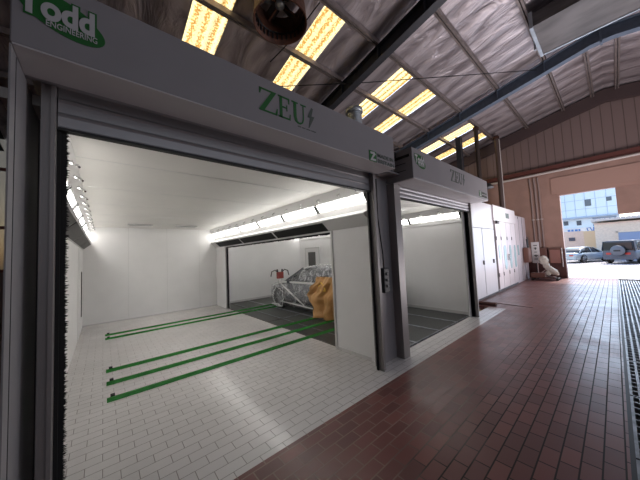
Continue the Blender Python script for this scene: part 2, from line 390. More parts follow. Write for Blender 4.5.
side_trough(BX1, 1, 2.16, BY1, 6, 'above the side opening of the first booth', hpan=[(3.03, 4.6), (4.66, 6.3), (6.36, 8.1)])
side_trough(BX0, -1, 2.5, BY1, 6, 'on the narrow window side of the first booth', hpan=[(2.6, 3.9), (3.96, 5.5), (5.56, 7.0), (7.06, 8.3)], hdark=M_dgrey)
# left wall door groove strip (black vertical seam)
o = thing('wall_access_door', 'narrow white access door flush in the booth side wall near the back corner', 'door', (BX0, 7.45, 0))
MB().box(0, .008, -.45, .45, .02, 1.85).make('door_panel', M_booth, o)
MB().box(.006, .022, .37, .41, .35, 1.35).make('pull_handle', M_seam, o)
# ceiling vents
for i, x in enumerate((.71, 1.75)):
    t = thing('ceiling_vent', 'slim white vent under booth ceiling, ' + ('nearer the window side' if i == 0 else 'nearer the car opening'), 'ceiling vent', (x, 7.65, CZ))
    MB().box(-.26, .26, -.07, .07, -.03, -.002).make('frame', M_trim, t, bevel=.008)
    MB().box(-.22, .22, -.05, .05, -.036, -.03).make('grille', mat('vent_grille', (.5, .5, .49), .5) if i == 0 else bpy.data.materials['vent_grille'], t)
# skirting line of back wall
struct('baseboard_back', MB().box(BX0, BX1, BY1 - .015, BY1, 0, .03), M_trim)

# ------------------------------------------------------------------ booth two shell
struct('wall_back_booth', MB().box(BX1 + T, B2X1 + T, BY1, BY1 + T, 0, 2.5), M_booth)
struct('wall_right_booth', MB().box(B2X1, B2X1 + T, 2.16, BY1, 0, 2.5), M_booth)
struct('ceiling_second_booth', MB().box(BX1 + T, B2X1 + T, 2.15, BY1 + T, CZ, CZ + .06), M_ceil)
struct('baseboard_booth', MB().box(B2X1 - .02, B2X1, 2.2, BY1, -.02, .06).box(BX1 + T, B2X1, BY1 - .02, BY1, -.02, .06), M_trim)
side_trough(B2X1, 1, 2.23, BY1, 5, 'along the outer wall of the second booth', header=False)
side_trough(BX1 + T, -1, 2.3, BY1, 6, 'on the car side of the shared booth wall', header=False)
# service door with dark window on the right wall of booth two
t = thing('service_door', 'white service door with small dark window behind the masked car', 'door', (B2X1, 7.72, 0))
MB().box(-.02, -.002, -.40, .40, .02, 1.74).make('door_panel', M_booth, t)
fr = MB().box(-.03, 0, -.44, -.40, 0, 1.78).box(-.03, 0, .40, .44, 0, 1.78).box(-.03, 0, -.40, .40, 1.74, 1.78).make('frame', M_trim, t)
MB().box(-.03, -.02, -.2, .24, 1.06, 1.6).make('window_pane', M_dgrey, t)
MB().box(-.05, -.02, -.36, -.33, .85, 1.0).make('handle', M_chrome, t)

# ------------------------------------------------------------------ structural posts between booths
struct('wall_front_panel', MB().box(2.72, 3.16, 2.12, 2.16, 0, 2.56), M_hood)
struct('wall_front_return', MB().box(2.5, 2.72, 2.13, 2.16, 2.3, 2.56), M_hood)
struct('wall_front_header', MB().box(-.24, 2.7, 2.13, 2.17, 2.33, 2.56).box(3.3, 6.2, 2.13, 2.17, 2.31, 2.56), M_hood)
struct('trim_light_block', MB().box(-.222, -.209, 2.1, 2.44, 0, 2.45), M_hood)  # added unseen panel that stops booth light leaking onto the side column
# left cheek column
t = thing('side_column', 'tall grey sheet metal side column under the lit logo hood end', 'column', (-.33, 2.0, 0))
MB().box(.008, .014, -.299, .44, 0, 2.512).make('sheet', M_col, t)
MB().box(.014, .016, -.215, -.210, 0, 2.5).make('fold_line', M_seam, t)
MB().box(.014, .03, .36, .37, 0, 2.5).make('edge_flange', M_dgrey, t)

# ------------------------------------------------------------------ roller shutters
def bolt_glyph(w, h):
    return [(.62, 1.04), (.1, .5), (.42, .5), (.2, -.02), (.3, 0.0), (.95, .62), (.58, .6), (.8, 1.0)], w, h
def serif_letters(parent, x, z, w, h, name, matl, matb):
    """ZEU + lightning bolt, built as flat plates facing -Y"""
    y0, y1 = -.003, 0
    k = h
    def stroke(polys, nm, m, ox, ww):
        b = MB()
        for p in polys: b.prism([(ox + a * ww, z + c * k) for a, c in p], 'y', y0, y1)
        return b.make(nm, m, parent, loc=(x, 0, 0))
    Z = [[(.04, 1), (.98, 1), (.30, .07), (.02, .0), (.02, .05), (.68, .93), (.04, .93)], [(.04, 1), (.04, .74), (.09, .74), (.16, .93), (.2, .94)], [(.02, 0), (1, 0), (1, .07), (.25, .07)], [(1.0, 0), (1.04, .3), (.99, .3), (.9, .07)]]
    Ee = [[(.12, 0), (.32, 0), (.32, 1), (.12, 1)], [(0, 0), (.95, 0), (.95, .07), (0, .07)], [(0, .93), (.9, .93), (.9, 1), (0, 1)], [(.3, .48), (.7, .48), (.7, .55), (.3, .55)], [(.65, .38), (.72, .38), (.72, .65), (.65, .65)], [(.82, .75), (.9, .75), (.9, .95), (.8, .95)], [(.86, .05), (.95, .05), (.98, .27), (.92, .27)]]
    U = [[(0, .94), (.42, .94), (.42, 1), (0, 1)], [(.62, .94), (1, .94), (1, 1), (.62, 1)], [(.12, .95), (.12, .3), (.2, .08), (.38, -.01), (.58, -.01), (.76, .1), (.84, .3), (.84, .95), (.77, .95), (.77, .32), (.68, .12), (.5, .06), (.38, .1), (.31, .3), (.31, .95)]]
    stroke(Z, 'letter_z', matl, 0, w * .29); stroke(Ee, 'letter_e', matl, w * .31, w * .22); stroke(U, 'letter_u', matl, w * .55, w * .27)
    p, _, _ = bolt_glyph(1, 1)
    return stroke([p], 'lightning_mark', matb, w * .83, w * .17)
def logo(parent, cx, cz, s):
    """green leaf-shaped badge with white lettering; s = scale (1 for the first hood)"""
    y = -.001
    pts = []
    for i in range(40):
        a = 2 * PI * i / 40; ex, ez = .165 * math.cos(a), .088 * math.sin(a)
        if -PI * .05 < (a if a < PI else a - 2 * PI) < PI * .35: ez *= .9
        r = -.36; pts.append((ex * math.cos(r) - ez * math.sin(r), ex * math.sin(r) + ez * math.cos(r)))
    MB().prism([(cx + a * s, cz + b * s) for a, b in pts], 'y', y - .002, y).make('badge', M_greeen2, parent)
    text('badge_outline', 'Todd', .165 * s, M_greeen2, parent, (cx - .162 * s, y - .003, cz - .035 * s), width=.285 * s, extrude=.0006, offset=.0155 * s)
    text('badge_lettering', 'Todd', .165 * s, M_logow, parent, (cx - .155 * s, y - .0045, cz - .035 * s), width=.27 * s, extrude=.0006, offset=.0065 * s)
    text('badge_small_lettering', 'ENGINEERING', .043 * s, M_logow, parent, (cx - .06 * s, y - .0045, cz - .072 * s), width=.185 * s, extrude=.0006, offset=.0005 * s)
def mark(parent, x, z, w):
    MB().box(x, x + w * .27, -.004, 0, z, z + w * .25).make('green_mark', M_greeen2, parent)
    MB().prism([(x + w * .03, z + w * .02), (x + w * .24, z + w * .02), (x + w * .24, z + w * .07), (x + w * .12, z + w * .07), (x + w * .24, z + w * .19), (x + w * .19, z + w * .235), (x + w * .04, z + w * .22), (x + w * .05, z + w * .17), (x + w * .15, z + w * .18)], 'y', -.006, -.004).make('mark_stroke', M_logow, parent)
    text('made_lettering', 'MADE IN', w * .125, M_greyt, parent, (x + w * .32, -.003, z + w * .15), width=w * .66, extrude=.001, offset=.0012)
    text('britain_lettering', 'BRITAIN', w * .125, M_greyt, parent, (x + w * .32, -.003, z + w * .01), width=w * .68, extrude=.001, offset=.0012)

# first shutter
s1 = thing('roller_shutter', 'wide grey roller shutter hood spanning the first white booth with rolled-up curtain', 'roller shutter', (0, FY, 0))
MB().box(-.322, 2.735, 0, .3, 2.52, 2.905).box(-.322, 2.735, 0.3, .62, 2.6, 2.905).make('hood', M_hood, s1, bevel=.006)
MB().box(-.314, 2.735, 0, .25, 2.512, 2.52).make('soffit', mat('soffit_bounce_tone', (.52, .49, .5), .4), s1)  # paler than the hood; light bounced off the floor is put into the colour
cur = MB()
for k in range(3): cur.prism([(.335, 2.30 + k * .085), (.345, 2.30 + k * .085 + .012), (.345, 2.3 + k * .085 + .07), (.335, 2.3 + k * .085 + .083), (.37, 2.3 + k * .085 + .083), (.37, 2.3 + k * .085)], 'x', -.2, 2.66)
cur.make('curtain', M_shut, s1)
MB().box(-.2, 2.66, .33, .375, 2.285, 2.3).make('bottom_rubber', M_rubber, s1)
for a, b in ((-.262, -.205), (2.665, 2.73)):
    gm = MB().box(a, b, .3, .4, 0, 2.52).box(a + (.04 if a < 0 else -.0), a + (.057 if a < 0 else .018), .285, .3, 0, 2.515)
    gm.make('guide_rail', M_guide, s1)
MB().box(-.207, -.188, .36, .4, 0, 2.3).make('seal_backing', M_black, s1)
brush('brush_seal', s1, (-.195, .37, .005), (-.195, .37, 2.29), (.048, 0, 0), n=300)
brush('brush_seal', s1, (2.66, .37, .005), (2.66, .37, 2.29), (-.045, 0, 0), n=200, irregular=.15)
logo(s1, -.15, 2.728, 1.0)
serif_letters(s1, .905, 2.632, .56, .185, 'zeus', M_greeen2, M_greyt)
tk = MB()
for k in range(22):
    if k not in (4, 9, 15): tk.box(1.27 + k * .0092, 1.276 + k * .0092, -.002, 0, 2.605, 2.613)
tk.make('fine_print', M_greyt, s1)
mark(s1, 2.235, 2.512, .48)

# second shutter
s2 = thing('roller_shutter', 'smaller grey roller shutter hood over the second booth with grated floor', 'roller shutter', (0, FY, 0))
MB().box(3.17, 6.26, 0, .42, 2.48, 2.9).make('hood', M_hood, s2, bevel=.006)
MB().box(3.18, 6.25, .005, .4, 2.468, 2.479).make('soffit', bpy.data.materials['soffit_bounce_tone'], s2)
en = MB()
for z, a, b in ((2.78, 0.04, .40),): en.box(3.163, 3.17, a, b, z, z + .035)
en.box(3.165, 3.17, .1, .33, 2.70, 2.707).box(3.165, 3.17, .1, .33, 2.6, 2.607); en.make('end_slots', M_black, s2)
cur = MB()
for k in range(3): cur.tube([(3.33, .36, 2.32 + k * .062), (6.1, .36, 2.32 + k * .062)], .031, 10)
cur.make('curtain', M_shutl, s2)
MB().box(3.33, 6.1, .33, .375, 2.275, 2.295).make('bottom_rubber', M_rubber, s2)
for a, b in ((3.16, 3.31), (6.1, 6.13)): MB().box(a, b, .3, .43, 0, 2.47).make('guide_rail', M_guide, s2)
MB().box(6.1, 6.25, .36, .5, 0, 2.47).make('guide_cover', M_black, s2)
MB().box(6.0, 6.1, .44, .47, 0, 2.3).make('inner_jamb', M_trim, s2)
brush('brush_seal', s2, (6.1, .40, .005), (6.1, .40, 2.27), (-.035, 0, 0), n=160, irregular=.15)
logo(s2, 3.38, 2.735, .95)
serif_letters(s2, 4.39, 2.62, .62, .2, 'zeus', M_greyt, M_greyt)
mark(s2, 5.72, 2.515, .46)

# pendant control on the front panel
t = thing('pendant_control', 'black hand control box hanging by its cable on the grey front panel', 'control box', (2.93, 2.12, 1.27))
MB().box(-.06, .06, -.07, -.002, -.33, 0).make('case', M_dark, t, bevel=.01)
MB().tube([(0, -.03, .0), (.0, -.025, .2), (-.06, -.02, .7), (-.05, -.02, 1.1), (-.05, -.02, 1.24)], .009, 8).make('cable', M_black, t)
b = MB()
for z in (-.08, -.16, -.24): b.lathe([(0, .012), (.02, .012), (.022, 0)], (0, -.07, z), (0, -1, 0), 12)
b.make('buttons', M_dgrey, t)
# motor between hoods
t = thing('shutter_motor', 'black geared motor with red cap in the gap between the two hoods', 'motor', (3.0, 2.0, 2.56))
MB().box(-.12, .16, -.1, .1, 0, .02).make('mount_plate', M_hood, t)
MB().tube([(-.13, 0, .26), (.1, 0, .26)], .09, 16).make('housing', M_black, t)
MB().box(-.05, .03, -.06, .06, .02, .2).box(.06, .1, -.05, .05, .02, .2).make('gearbox', M_hood, t)
MB().tube([(.02, -.1, .2), (.02, -.1, .34)], .018, 10).make('red_cap', M_stand, t)
MB().tube([(.1, 0, .3), (.16, 0, .3)], .075, 14).make('brake_cover', M_dark, t)

# ------------------------------------------------------------------ green floor rails
rl = [(3.74, 'green floor rail nearest the red tiles in the first booth'), (4.24, 'green floor rail in the middle of the three front rails'), (4.73, 'green floor rail, innermost of the three front rails'),
      (6.72, 'thin green floor rail of the rear pair, on the side of the front rails'), (7.07, 'thin green floor rail nearest the booth back wall')]
for y, lab in rl:
    w = .05 if y < 5 else .04
    t = thing('floor_rail', lab, 'floor rail', (.035, y, 0), group='green rails across both booths')
    MB().prism([(-w, .001), (w, .001), (w * .8, .02), (-w * .8, .02)], 'x', 0, 5.9).make('rail', M_green, t)
    MB().box(.0, 5.9, -w * .28, w * .28, .02, .03).make('centre_ridge', M_green, t)
    MB().box(.03, .07, w * .5, w * .5 + .05, .001, .04).make('end_stop', M_black, t)

# ------------------------------------------------------------------ cars
def wheel(name, parent, c, r, w, ax=(1, 0, 0)):
    t = MB().lathe([(r * .55, -w / 2), (r * .9, -w / 2), (r, -w * .3), (r, w * .3), (r * .9, w / 2), (r * .55, w / 2)], (0, 0, 0), ax, 24).make(name, M_rubber, parent, loc=c)
    d = MB(); axv = Vector(ax); u = axv.orthogonal().normalized(); q = axv.cross(u)
    for sg in (-1, 1):
        for k in range(7):
            a = 2 * PI * k / 7; e = u * math.cos(a) + q * math.sin(a)
            d.bar(axv * sg * w * .46, axv * sg * w * .46 + e * r * .66, .02, .055, up=axv)
    d.lathe([(r * .6, -w * .5), (r * .68, -w * .5), (r * .68, w * .5), (r * .6, w * .5)], (0, 0, 0), ax, 24)
    d.lathe([(0, -w * .2), (r * .6, -w * .2)], (0, 0, 0), ax, 16)
    d.lathe([(0, w * .5), (r * .16, w * .5), (r * .16, -w * .5), (0, -w * .5)], (0, 0, 0), ax, 12)
    d.make('rim', M_rim, t)
    return t
def sect(y, hw, zb, zt, crown=.04, tuck=.06, n=5):
    """closed ring across the car at length y"""
    pts = [(-hw + tuck, zb), (-hw, zb + (zt - zb) * .3), (-hw * .985, zb + (zt - zb) * .7), (-hw * .93, zt - crown * .5), (-hw * .6, zt), (0, zt + crown * .4), (hw * .6, zt), (hw * .93, zt - crown * .5), (hw * .985, zb + (zt - zb) * .7), (hw, zb + (zt - zb) * .3), (hw - tuck, zb)]
    return [(x, y, z) for x, z in pts]
def car(name, label, L, W, H, belt, paint, lamp=M_tailred, suv=False, noglass=False, r=.28):
    """nose toward +Y, origin on the ground at the centre"""
    t = thing(name, label, 'car')
    hw = W / 2; h = L / 2
    if suv:
        st = [(-h, .92, .35, belt * .98), (-h + .1, 1, .28, belt), (0, 1, .26, belt), (h * .45, 1, .26, belt), (h * .52, .99, .26, belt * .97), (h - .15, .97, .28, belt * .92), (h, .88, .34, belt * .78)]
        rf = [(-h + .03, belt - .02), (-h + .1, H - .03), (-h + .5, H), (h * .12, H - .01), (h * .26, H - .06), (h * .46, belt - .02)]
    else:
        st = [(-h, .78, .34, belt * .9), (-h + .12, .93, .24, belt * .99), (-h * .6, 1, .2, belt * 1.02), (0, 1, .19, belt), (h * .4, 1, .2, belt * .98), (h * .72, .97, .2, belt * .9), (h - .12, .86, .22, belt * .78), (h, .66, .3, belt * .62)]
        rf = [(-h * .82, belt * .99), (-h * .55, H * .9), (-h * .32, H * .98), (-h * .05, H), (h * .12, H * .965), (h * .5, belt * .97)]
    MB().loft([sect(y, hw * k, zb, zt) for y, k, zb, zt in st]).make('body', paint, t, merge=True)
    # greenhouse
    rings = []
    for y, z in rf:
        f = (z - belt) / (H - belt); f = max(0, f); tw = hw * (.93 - .2 * f) if not suv else hw * (.96 - .08 * f)
        z0 = belt - .04
        rings.append([(-hw * .93, y, z0), (-tw, y, max(z - .03, z0 + .004)), (-tw * .8, y, max(z, z0 + .01)), (tw * .8, y, max(z, z0 + .01)), (tw, y, max(z - .03, z0 + .004)), (hw * .93, y, z0)])
    MB().loft(rings).make('window_glass', M_carglass, t, merge=True)
    # roof skin and pillars
    rs = [(y, z) for y, z in rf if z > H * .88]
    tp = []
    for y, z in rs:
        tw = hw * (.75 if not suv else .89)
        tp.append([(-tw, y, z - .035), (-tw * .8, y, z + .012), (tw * .8, y, z + .012), (tw, y, z - .035), (tw * .8, y, z - .01), (-tw * .8, y, z - .01)])
    MB().loft(tp).make('roof', paint, t, merge=True)
    for sg in (-1, 1):
        def pt(y, z): 
            f = max(0, (z - belt) / (H - belt)); tw = hw * (.93 - .2 * f) if not suv else hw * (.96 - .08 * f)
            return (sg * (tw + .006), y, z)
        bars = [((pt(ya, max(za, belt)), pt(yb, zb)), .05) for (ya, za), (yb, zb) in ((rf[0], rf[1]), (rf[-1], rf[-2]))]
        if suv: bars += [((pt(-h + .15, belt), pt(-h + .15, H - .03)), .12), ((pt(-h * .35, belt), pt(-h * .35, H - .03)), .07)]
        ym = rf[3][0] - .12 if not suv else 0.05
        bars.append(((pt(ym, belt), pt(ym, H - .03)), .05))
        for (pa, pb), bwid in bars: MB().bar(pa, pb, bwid, .02, up=(sg, 0, 0)).make('pillar', paint, t)
    wy = h * .62
    for sg in (-1, 1):
        for yy in (wy + .02, -wy):
            wheel('wheel', t, (sg * (hw - .09), yy, r), r, .17)
            MB().lathe([(r * 1.0, 0), (r * 1.16, .012), (r * 1.16, -.03)], (sg * (hw - .005), yy, r), (sg, 0, 0), 24).make('wheel_arch', M_black, t)
        b = MB().box(sg * hw * .55 - .12, sg * hw * .55 + .12, -h - .012, -h + .06, belt * .68, belt * .82); b.make('tail_lamp', lamp, t)
        b = MB().box(sg * (hw + .0) - .0, sg * (hw + .0) + sg * .1, h * .3, h * .34, belt - .02, belt + .07); b.make('mirror', paint, t)
    MB().box(-hw * .9, hw * .9, -h - .03, -h + .1, .28, .44).box(-hw * .7, hw * .7, h - .1, h + .02, .24, .38).make('bumper', paint, t)
    return t
# masked car in booth two
mc = car('masked_car', 'dark grey coupe wrapped in crinkled clear plastic film for painting', 3.85, 1.5, 1.18, .76, M_carbody, lamp=M_rubber)
mc.location = (4.72, 5.35, 0)
# film: loose shell over the whole car
def shell(y, hw, zt, belt, roofw):
    pts = [(-hw - .03, .1), (-hw - .04, .4), (-hw - .02, belt * .98)]
    if zt > belt + .05: pts += [(-roofw, zt - .02), (-roofw * .6, zt + .025)]
    else: pts += [(-hw * .8, belt + .01), (-hw * .5, belt + .03)]
    pts = pts + [(-a, b) for a, b in pts[::-1]]
    return [(x + random.uniform(-.012, .012), y, z + random.uniform(-.012, .012)) for x, z in pts]
rr = []
for y, hw, zt, bl in [(-1.97, .62, .74, .7), (-1.7, .7, .8, .76), (-1.4, .75, .9, .8), (-1.05, .76, 1.08, .8), (-.6, .76, 1.17, .79), (-.1, .76, 1.2, .79), (.25, .76, 1.17, .79), (.6, .76, .98, .78), (.95, .76, .8, .77), (1.2, .75, .77, .74), (1.5, .73, .73, .71), (1.8, .66, .66, .63), (1.97, .52, .56, .52)]:
    rr.append(shell(y, hw, zt, bl, hw * .76))
MB().loft(rr, caps=True).make('plastic_film', M_film, mc)
tp = MB(); tp.bar((-.79, 1.1, .72), (-.8, -.05, .2), .045, .006, up=(1, 0, 0)); tp.bar((-.79, 1.15, .72), (-.78, 1.2, .77), .045, .006, up=(1, 0, 0)); tp.bar((-.8, 1.1, .2), (-.8, -.4, .17), .03, .006, up=(1, 0, 0))
tp.bar((-.80, 1.05, .765), (-.79, -.9, .79), .05, .008, up=(1, 0, 0))
tp.make('masking_tape', M_trim, mc)
# puckered plastic round the front wheel
pk = MB()
for k in range(26):
    a = 2 * PI * k / 26; ra = .26 + random.uniform(-.03, .05)
    pk.tube([(-.80, 1.21 + ra * math.cos(a), .3 + ra * math.sin(a)), (-.82, 1.21 + (ra + .03) * math.cos(a + .2), max(.045, .3 + (ra + .02) * math.sin(a + .2)))], .012, 5)
for k in range(7):
    pk.tube([(-.83, 1.0 + k * .07, +.07 + random.random() * .05), (-.84, 1.08 + k * .07, .04 + random.random() * .1)], .025, 5)
pk.make('wheel_wrap', mat('bunched_plastic', (.7, .7, .7), .4), mc)
# brown paper sheet hanging over the car side
pp = MB(); nu, nv = 40, 40; V = []
for j in range(nv + 1):
    v = j / nv; z = .97 - .93 * v
    yl = 4.7 + (.36 * max(0, (v - .12) / .38) if v < .5 else .36 * (1 - (v - .5) / .5) ** 1.3) + .02 * math.sin(v * 31); yr = 3.7 + .05 * math.sin(v * 9)
    for i in range(nu + 1):
        u = i / nu; y = yl + (yr - yl) * u
        x = 3.86 - .03 - .06 * math.sin(u * 17 + v * 7) * (.35 + v) - .02 * math.sin(u * 41 + v * 13) - .04 * v + .02 * math.sin(v * 17 + u * 5) + (.05 * (1 - v * 3) if v < .33 else 0)
        V.append((x, y, z))
pp.add(V, [(j * (nu + 1) + i, j * (nu + 1) + i + 1, (j + 1) * (nu + 1) + i + 1, (j + 1) * (nu + 1) + i) for j in range(nv) for i in range(nu)], True)
t = thing('masking_paper', 'brown crinkled masking paper sheet hanging over the masked car side', 'paper')
pp.make('paper_sheet', M_paper, t)
MB().tube([(3.83, 4.58, .78), (3.82, 4.5, .66), (3.82, 4.35, .66), (3.82, 4.38, .78), (3.83, 4.5, .84)], .018, 6).make('tape_loop', M_yellow, t)
# red spray stand
t = thing('spray_gun_stand', 'small stand with red clamp and curved black hoses beyond the car nose', 'stand', (4.95, 8.1, 0))
for dx in (-.12, .12): MB().tube([(dx, 0, 0), (dx * .5, 0, .7)], .012, 6).make('leg', M_trim, t)
MB().box(-.13, .13, -.05, .05, .68, .92).make('clamp', M_stand, t, bevel=.02)
for sg in (-1, 1): MB().tube([(sg * .08, 0, .9), (sg * .2, 0, 1.0), (sg * .34, 0, .95), (sg * .38, 0, .78)], .018, 7).make('hose', M_black, t)
MB().tube([(-.1, 0, .92), (-.12, .0, 1.02)], .03, 8).tube([(.08, 0, .92), (.1, 0, 1.02)], .03, 8).make('spray_cap', M_dark, t)

# ------------------------------------------------------------------ third unit: white paint booth with folding doors
U = thing('paint_booth', 'long white lacquered paint booth with folding doors, beyond the second shutter', 'paint booth', (0, 2.55, 0))
MB().box(6.6, 9.72, 0, 2.5, .06, 2.85).box(9.72, 12.35, 0.02, 2.5, .06, 2.8).make('body', M_unit, U)
MB().box(6.6, 12.35, .02, 2.5, 0, .06).make('plinth', M_seam, U)
MB().box(9.66, 12.4, -.035, .02, 2.34, 2.86).make('canopy', M_unit2, U)
MB().box(11.1, 11.5, -.041, -.035, 2.5, 2.68).make('name_plate', M_greyt, U)
MB().box(6.6, 9.7, -.006, 0, 2.05, 2.065).box(9.70, 9.72, -.01, 0, .06, 2.8).make('seam', M_seam, U)
for k, (a, b) in enumerate(((6.62, 7.55), (7.57, 8.48), (8.5, 9.4))):
    d = MB().box(a, b - .02, -.02, -.002, .1, 2.04).make('door', M_unit, U)
    MB().box(b - .1, b - .05, -.05, -.02, .98, 1.1).make('handle', M_seam, d)
xd = [9.78, 10.3, 11.02, 11.65, 12.3]
for k in range(4):
    a, b = xd[k], xd[k + 1]
    d = MB().box(a, b - .03, -.03, -.002, .1, 2.33).make('door', M_unit2, U)
    z0, z1 = (1.05, 1.55) if k == 0 else (.68, 1.52)
    if k < 4:
        c = (a + b) / 2; w = (b - a) * .2
        pts = []
        for q in range(24):
            an = 2 * PI * q / 24; pts.append((c + w * max(-1, min(1, 1.25 * math.cos(an))), (z0 + z1) / 2 + (z1 - z0) / 2 * max(-1, min(1, 1.1 * math.sin(an)))))
        MB().prism(pts, 'y', -.04, -.03).make('window_pane', M_glassg, d)
    if k in (1, 2): MB().box(b - .1 if k == 1 else a + .04, b - .06 if k == 1 else a + .08, -.07, -.03, .98, 1.2).make('handle', M_chrome, d)
    for z in (.5, 1.7): MB().box(a - .02, a + .02, -.045, -.03, z, z + .12).make('hinge', M_seam, d)
MB().box(9.8, 10.0, -.09, -.035, 2.24, 2.34).make('closer', M_seam, U)
# annex part next to far wall
U2 = thing('booth_plant_cabinet', 'narrow pinkish white plant cabinet between the paint booth and the end wall', 'cabinet', (0, 2.6, 0))
MB().box(12.5, 14.55, 0, 2.3, 0, 2.72).make('body', M_unit2, U2)
MB().box(12.62, 13.2, -.02, 0, .08, 2.6).make('door', M_unit2, U2)
MB().box(13.25, 13.29, -.01, 0, .05, 2.7).box(13.9, 13.92, -.008, 0, .05, 2.7).make('seam', M_seam, U2)
MB().box(12.36, 12.48, .2, .3, 0, 2.75).make('filler', M_seam, U2)
MB().box(12.7, 12.8, -.05, -.02, 1.1, 1.5).make('vent', M_glassg, U2)
t = thing('electrical_cabinet', 'brown electrical cabinet mounted beside the tall white sign', 'electrical box', (13.9, 2.58, .75))
MB().box(-.3, .25, -.17, -.002, 0, .62).make('case', M_brownbox, t, bevel=.01)
MB().box(-.27, .22, -.18, -.17, .05, .57).make('door', mat('box_door', (.22, .1, .075), .45), t)
MB().tube([(0, -.12, .62), (0, -.1, 1.0)], .03, 8).tube([(.1, -.12, .62), (.12, -.1, 1.1)], .02, 8).make('conduit', M_dark, t)
t = thing('wall_sign', 'tall white sign with dark marks by the corner of the end wall', 'sign', (14.3, 2.28, .7))
MB().box(0, .03, -.13, .13, 0, .9).make('board', M_sign, t)
mk = MB()
for k, (sy, w) in enumerate(((.74, .13), (.62, .1), (.45, .09), (.3, .14), (.15, .12))):
    mk.box(-.004, 0, -w / 2, w / 2, sy, sy + .03)
    if k in (1, 3): mk.box(-.004, 0, -.02, .02, sy - .05, sy + .05)
mk.make('printed_marks', M_greyt, t)
MB().box(.01, .02, -.02, .02, -.7, 0).make('post', M_dark, t)

# broom
t = thing('push_broom', 'dark bristled floor broom lying beside the second booth jamb', 'broom', (7.5, 2.25, 0), rz=0)
MB().box(-.05, .05, -.2, .2, .05, .09).make('head', M_brownbox, t)
MB().box(-.045, .045, -.2, .2, .0, .05).make('bristles', M_cardb, t)
MB().tube([(0, -.1, .08), (.1, -.9, .03)], .011, 8).make('handle', M_pipe, t)

# ------------------------------------------------------------------ far wall (x = 15) with bay opening
RY, RZ, SL = -.15, 7.5, .2
def rz_(y): return RZ - SL * abs(y - RY)
wall = MB()
def wallpoly(poly): wall.prism(poly, 'x', WX, WX + .3)
wallpoly([(1.43, 0), (3.0, 0), (3.0, 4.65), (1.43, 4.65)])
wallpoly([(-.15, 3.58), (1.43, 3.58), (1.43, 4.65), (-.15, 4.65)])
wallpoly([(-3.2, 2.52), (-.15, 2.52), (-.15, 4.65), (-3.2, 4.65)])
wallpoly([(-9, 0), (-3.2, 0), (-3.2, 4.65), (-9, 4.65)])
wallpoly([(3.0, 0), (11, 0), (11, 4.65), (3.0, 4.65)])
struct('wall_far', wall, M_far)
struct('wall_far_wainscot', MB().box(WX - .012, WX, 1.44, 2.9, 0, 1.25).box(WX, WX + .3, 1.418, 1.43, 0, 1.25), M_farlow)
struct('trim_lintel', MB().box(WX - .05, WX, -9, 1.66, 3.66, 4.35).box(WX - .03, WX, -9, 1.5, 3.56, 3.66), M_lintel)
g = MB(); g.prism([(-9, 4.65), (11, 4.65), (11, rz_(11)), (RY, RZ), (-9, rz_(-9))], 'x', WX + .02, WX + .12)
struct('wall_far_gable', g, M_clad)
g = MB(); g.prism([(-9, rz_(-9) - .55), (RY, RZ - .55), (11, rz_(11) - .55), (11, rz_(11) - .05), (RY, RZ - .05), (-9, rz_(-9) - .05)], 'x', WX - .12, WX + .02)
struct('trim_gable_band', g, mat('gable_band', (.07, .045, .045), .6))
tag(MB().box(WX - .16, WX - .002, -9, 9, 4.72, 4.9).make('crane_beam', M_redbeam), 'dark red steel beam across the end wall above the bay', 'beam')
t = thing('water_pipe', 'long white pipe running just under the dark red end wall beam', 'pipe', (WX - .25, 0, 4.6))
MB().tube([(0, -8, 0), (0, 7, 0)], .045, 10).make('pipe_run', M_pipew, t)
b = MB()
for y in (-3, -1, 1, 3, 5): b.box(-.03, .249, y - .02, y + .02, .03, .07)
b.make('bracket', M_redbeam, t)
# conduits on the far wall
for k, (y, z1, lab) in enumerate(((2.36, 4.5, 'thin beige conduit climbing the end wall, nearest the corner'), (2.2, 4.5, 'thin beige conduit climbing the end wall, in the middle of three'), (2.07, 4.5, 'thin beige conduit climbing the end wall, nearest the bay'))):
    t = thing('conduit_pipe', lab, 'pipe', (WX - .05, y, 1.4))
    MB().tube([(0, 0, -.05), (0, 0, 1.5), (0, 0, 2.6), (0, .02, z1 - 1.4)], .03 + .01 * (k == 1), 8).make('pipe_run', M_pipe, t)
    MB().box(-.045, .05, -.05, .05, 1.2, 1.24).make('clamp', M_pipew, t)
t = thing('junction_box', 'brown junction box where the conduits end on the end wall', 'electrical box', (WX - .012, 2.14, .72))
MB().box(-.22, 0, -.16, .2, 0, .62).make('case', mat('junction_brown', (.2, .1, .085), .5), t, bevel=.01)
MB().box(-.235, -.22, -.13, .17, .04, .58).make('cover', M_brownbox, t)
t = thing('hose_cabinet', 'square brown framed cabinet beside the bay opening', 'cabinet', (WX - .012, 1.72, .66))
MB().box(-.16, 0, -.2, .2, 0, .62).make('case', mat('cabinet_pink', (.36, .17, .14), .5), t)
MB().box(-.18, -.16, -.2, .2, .57, .63).box(-.18, -.16, -.2, -.17, 0, .57).box(-.18, -.16, .17, .2, 0, .57).make('frame', M_brownbox, t)
tag(MB().tube([(WX - .22, 1.5, .5), (WX - .22, 1.5, 1.3)], .018, 8).box(WX - .22, WX - .01, 1.49, 1.51, 1.1, 1.12).make('white_rod', M_pipew), 'short white vertical rod fixed near the bay opening edge', 'rod')
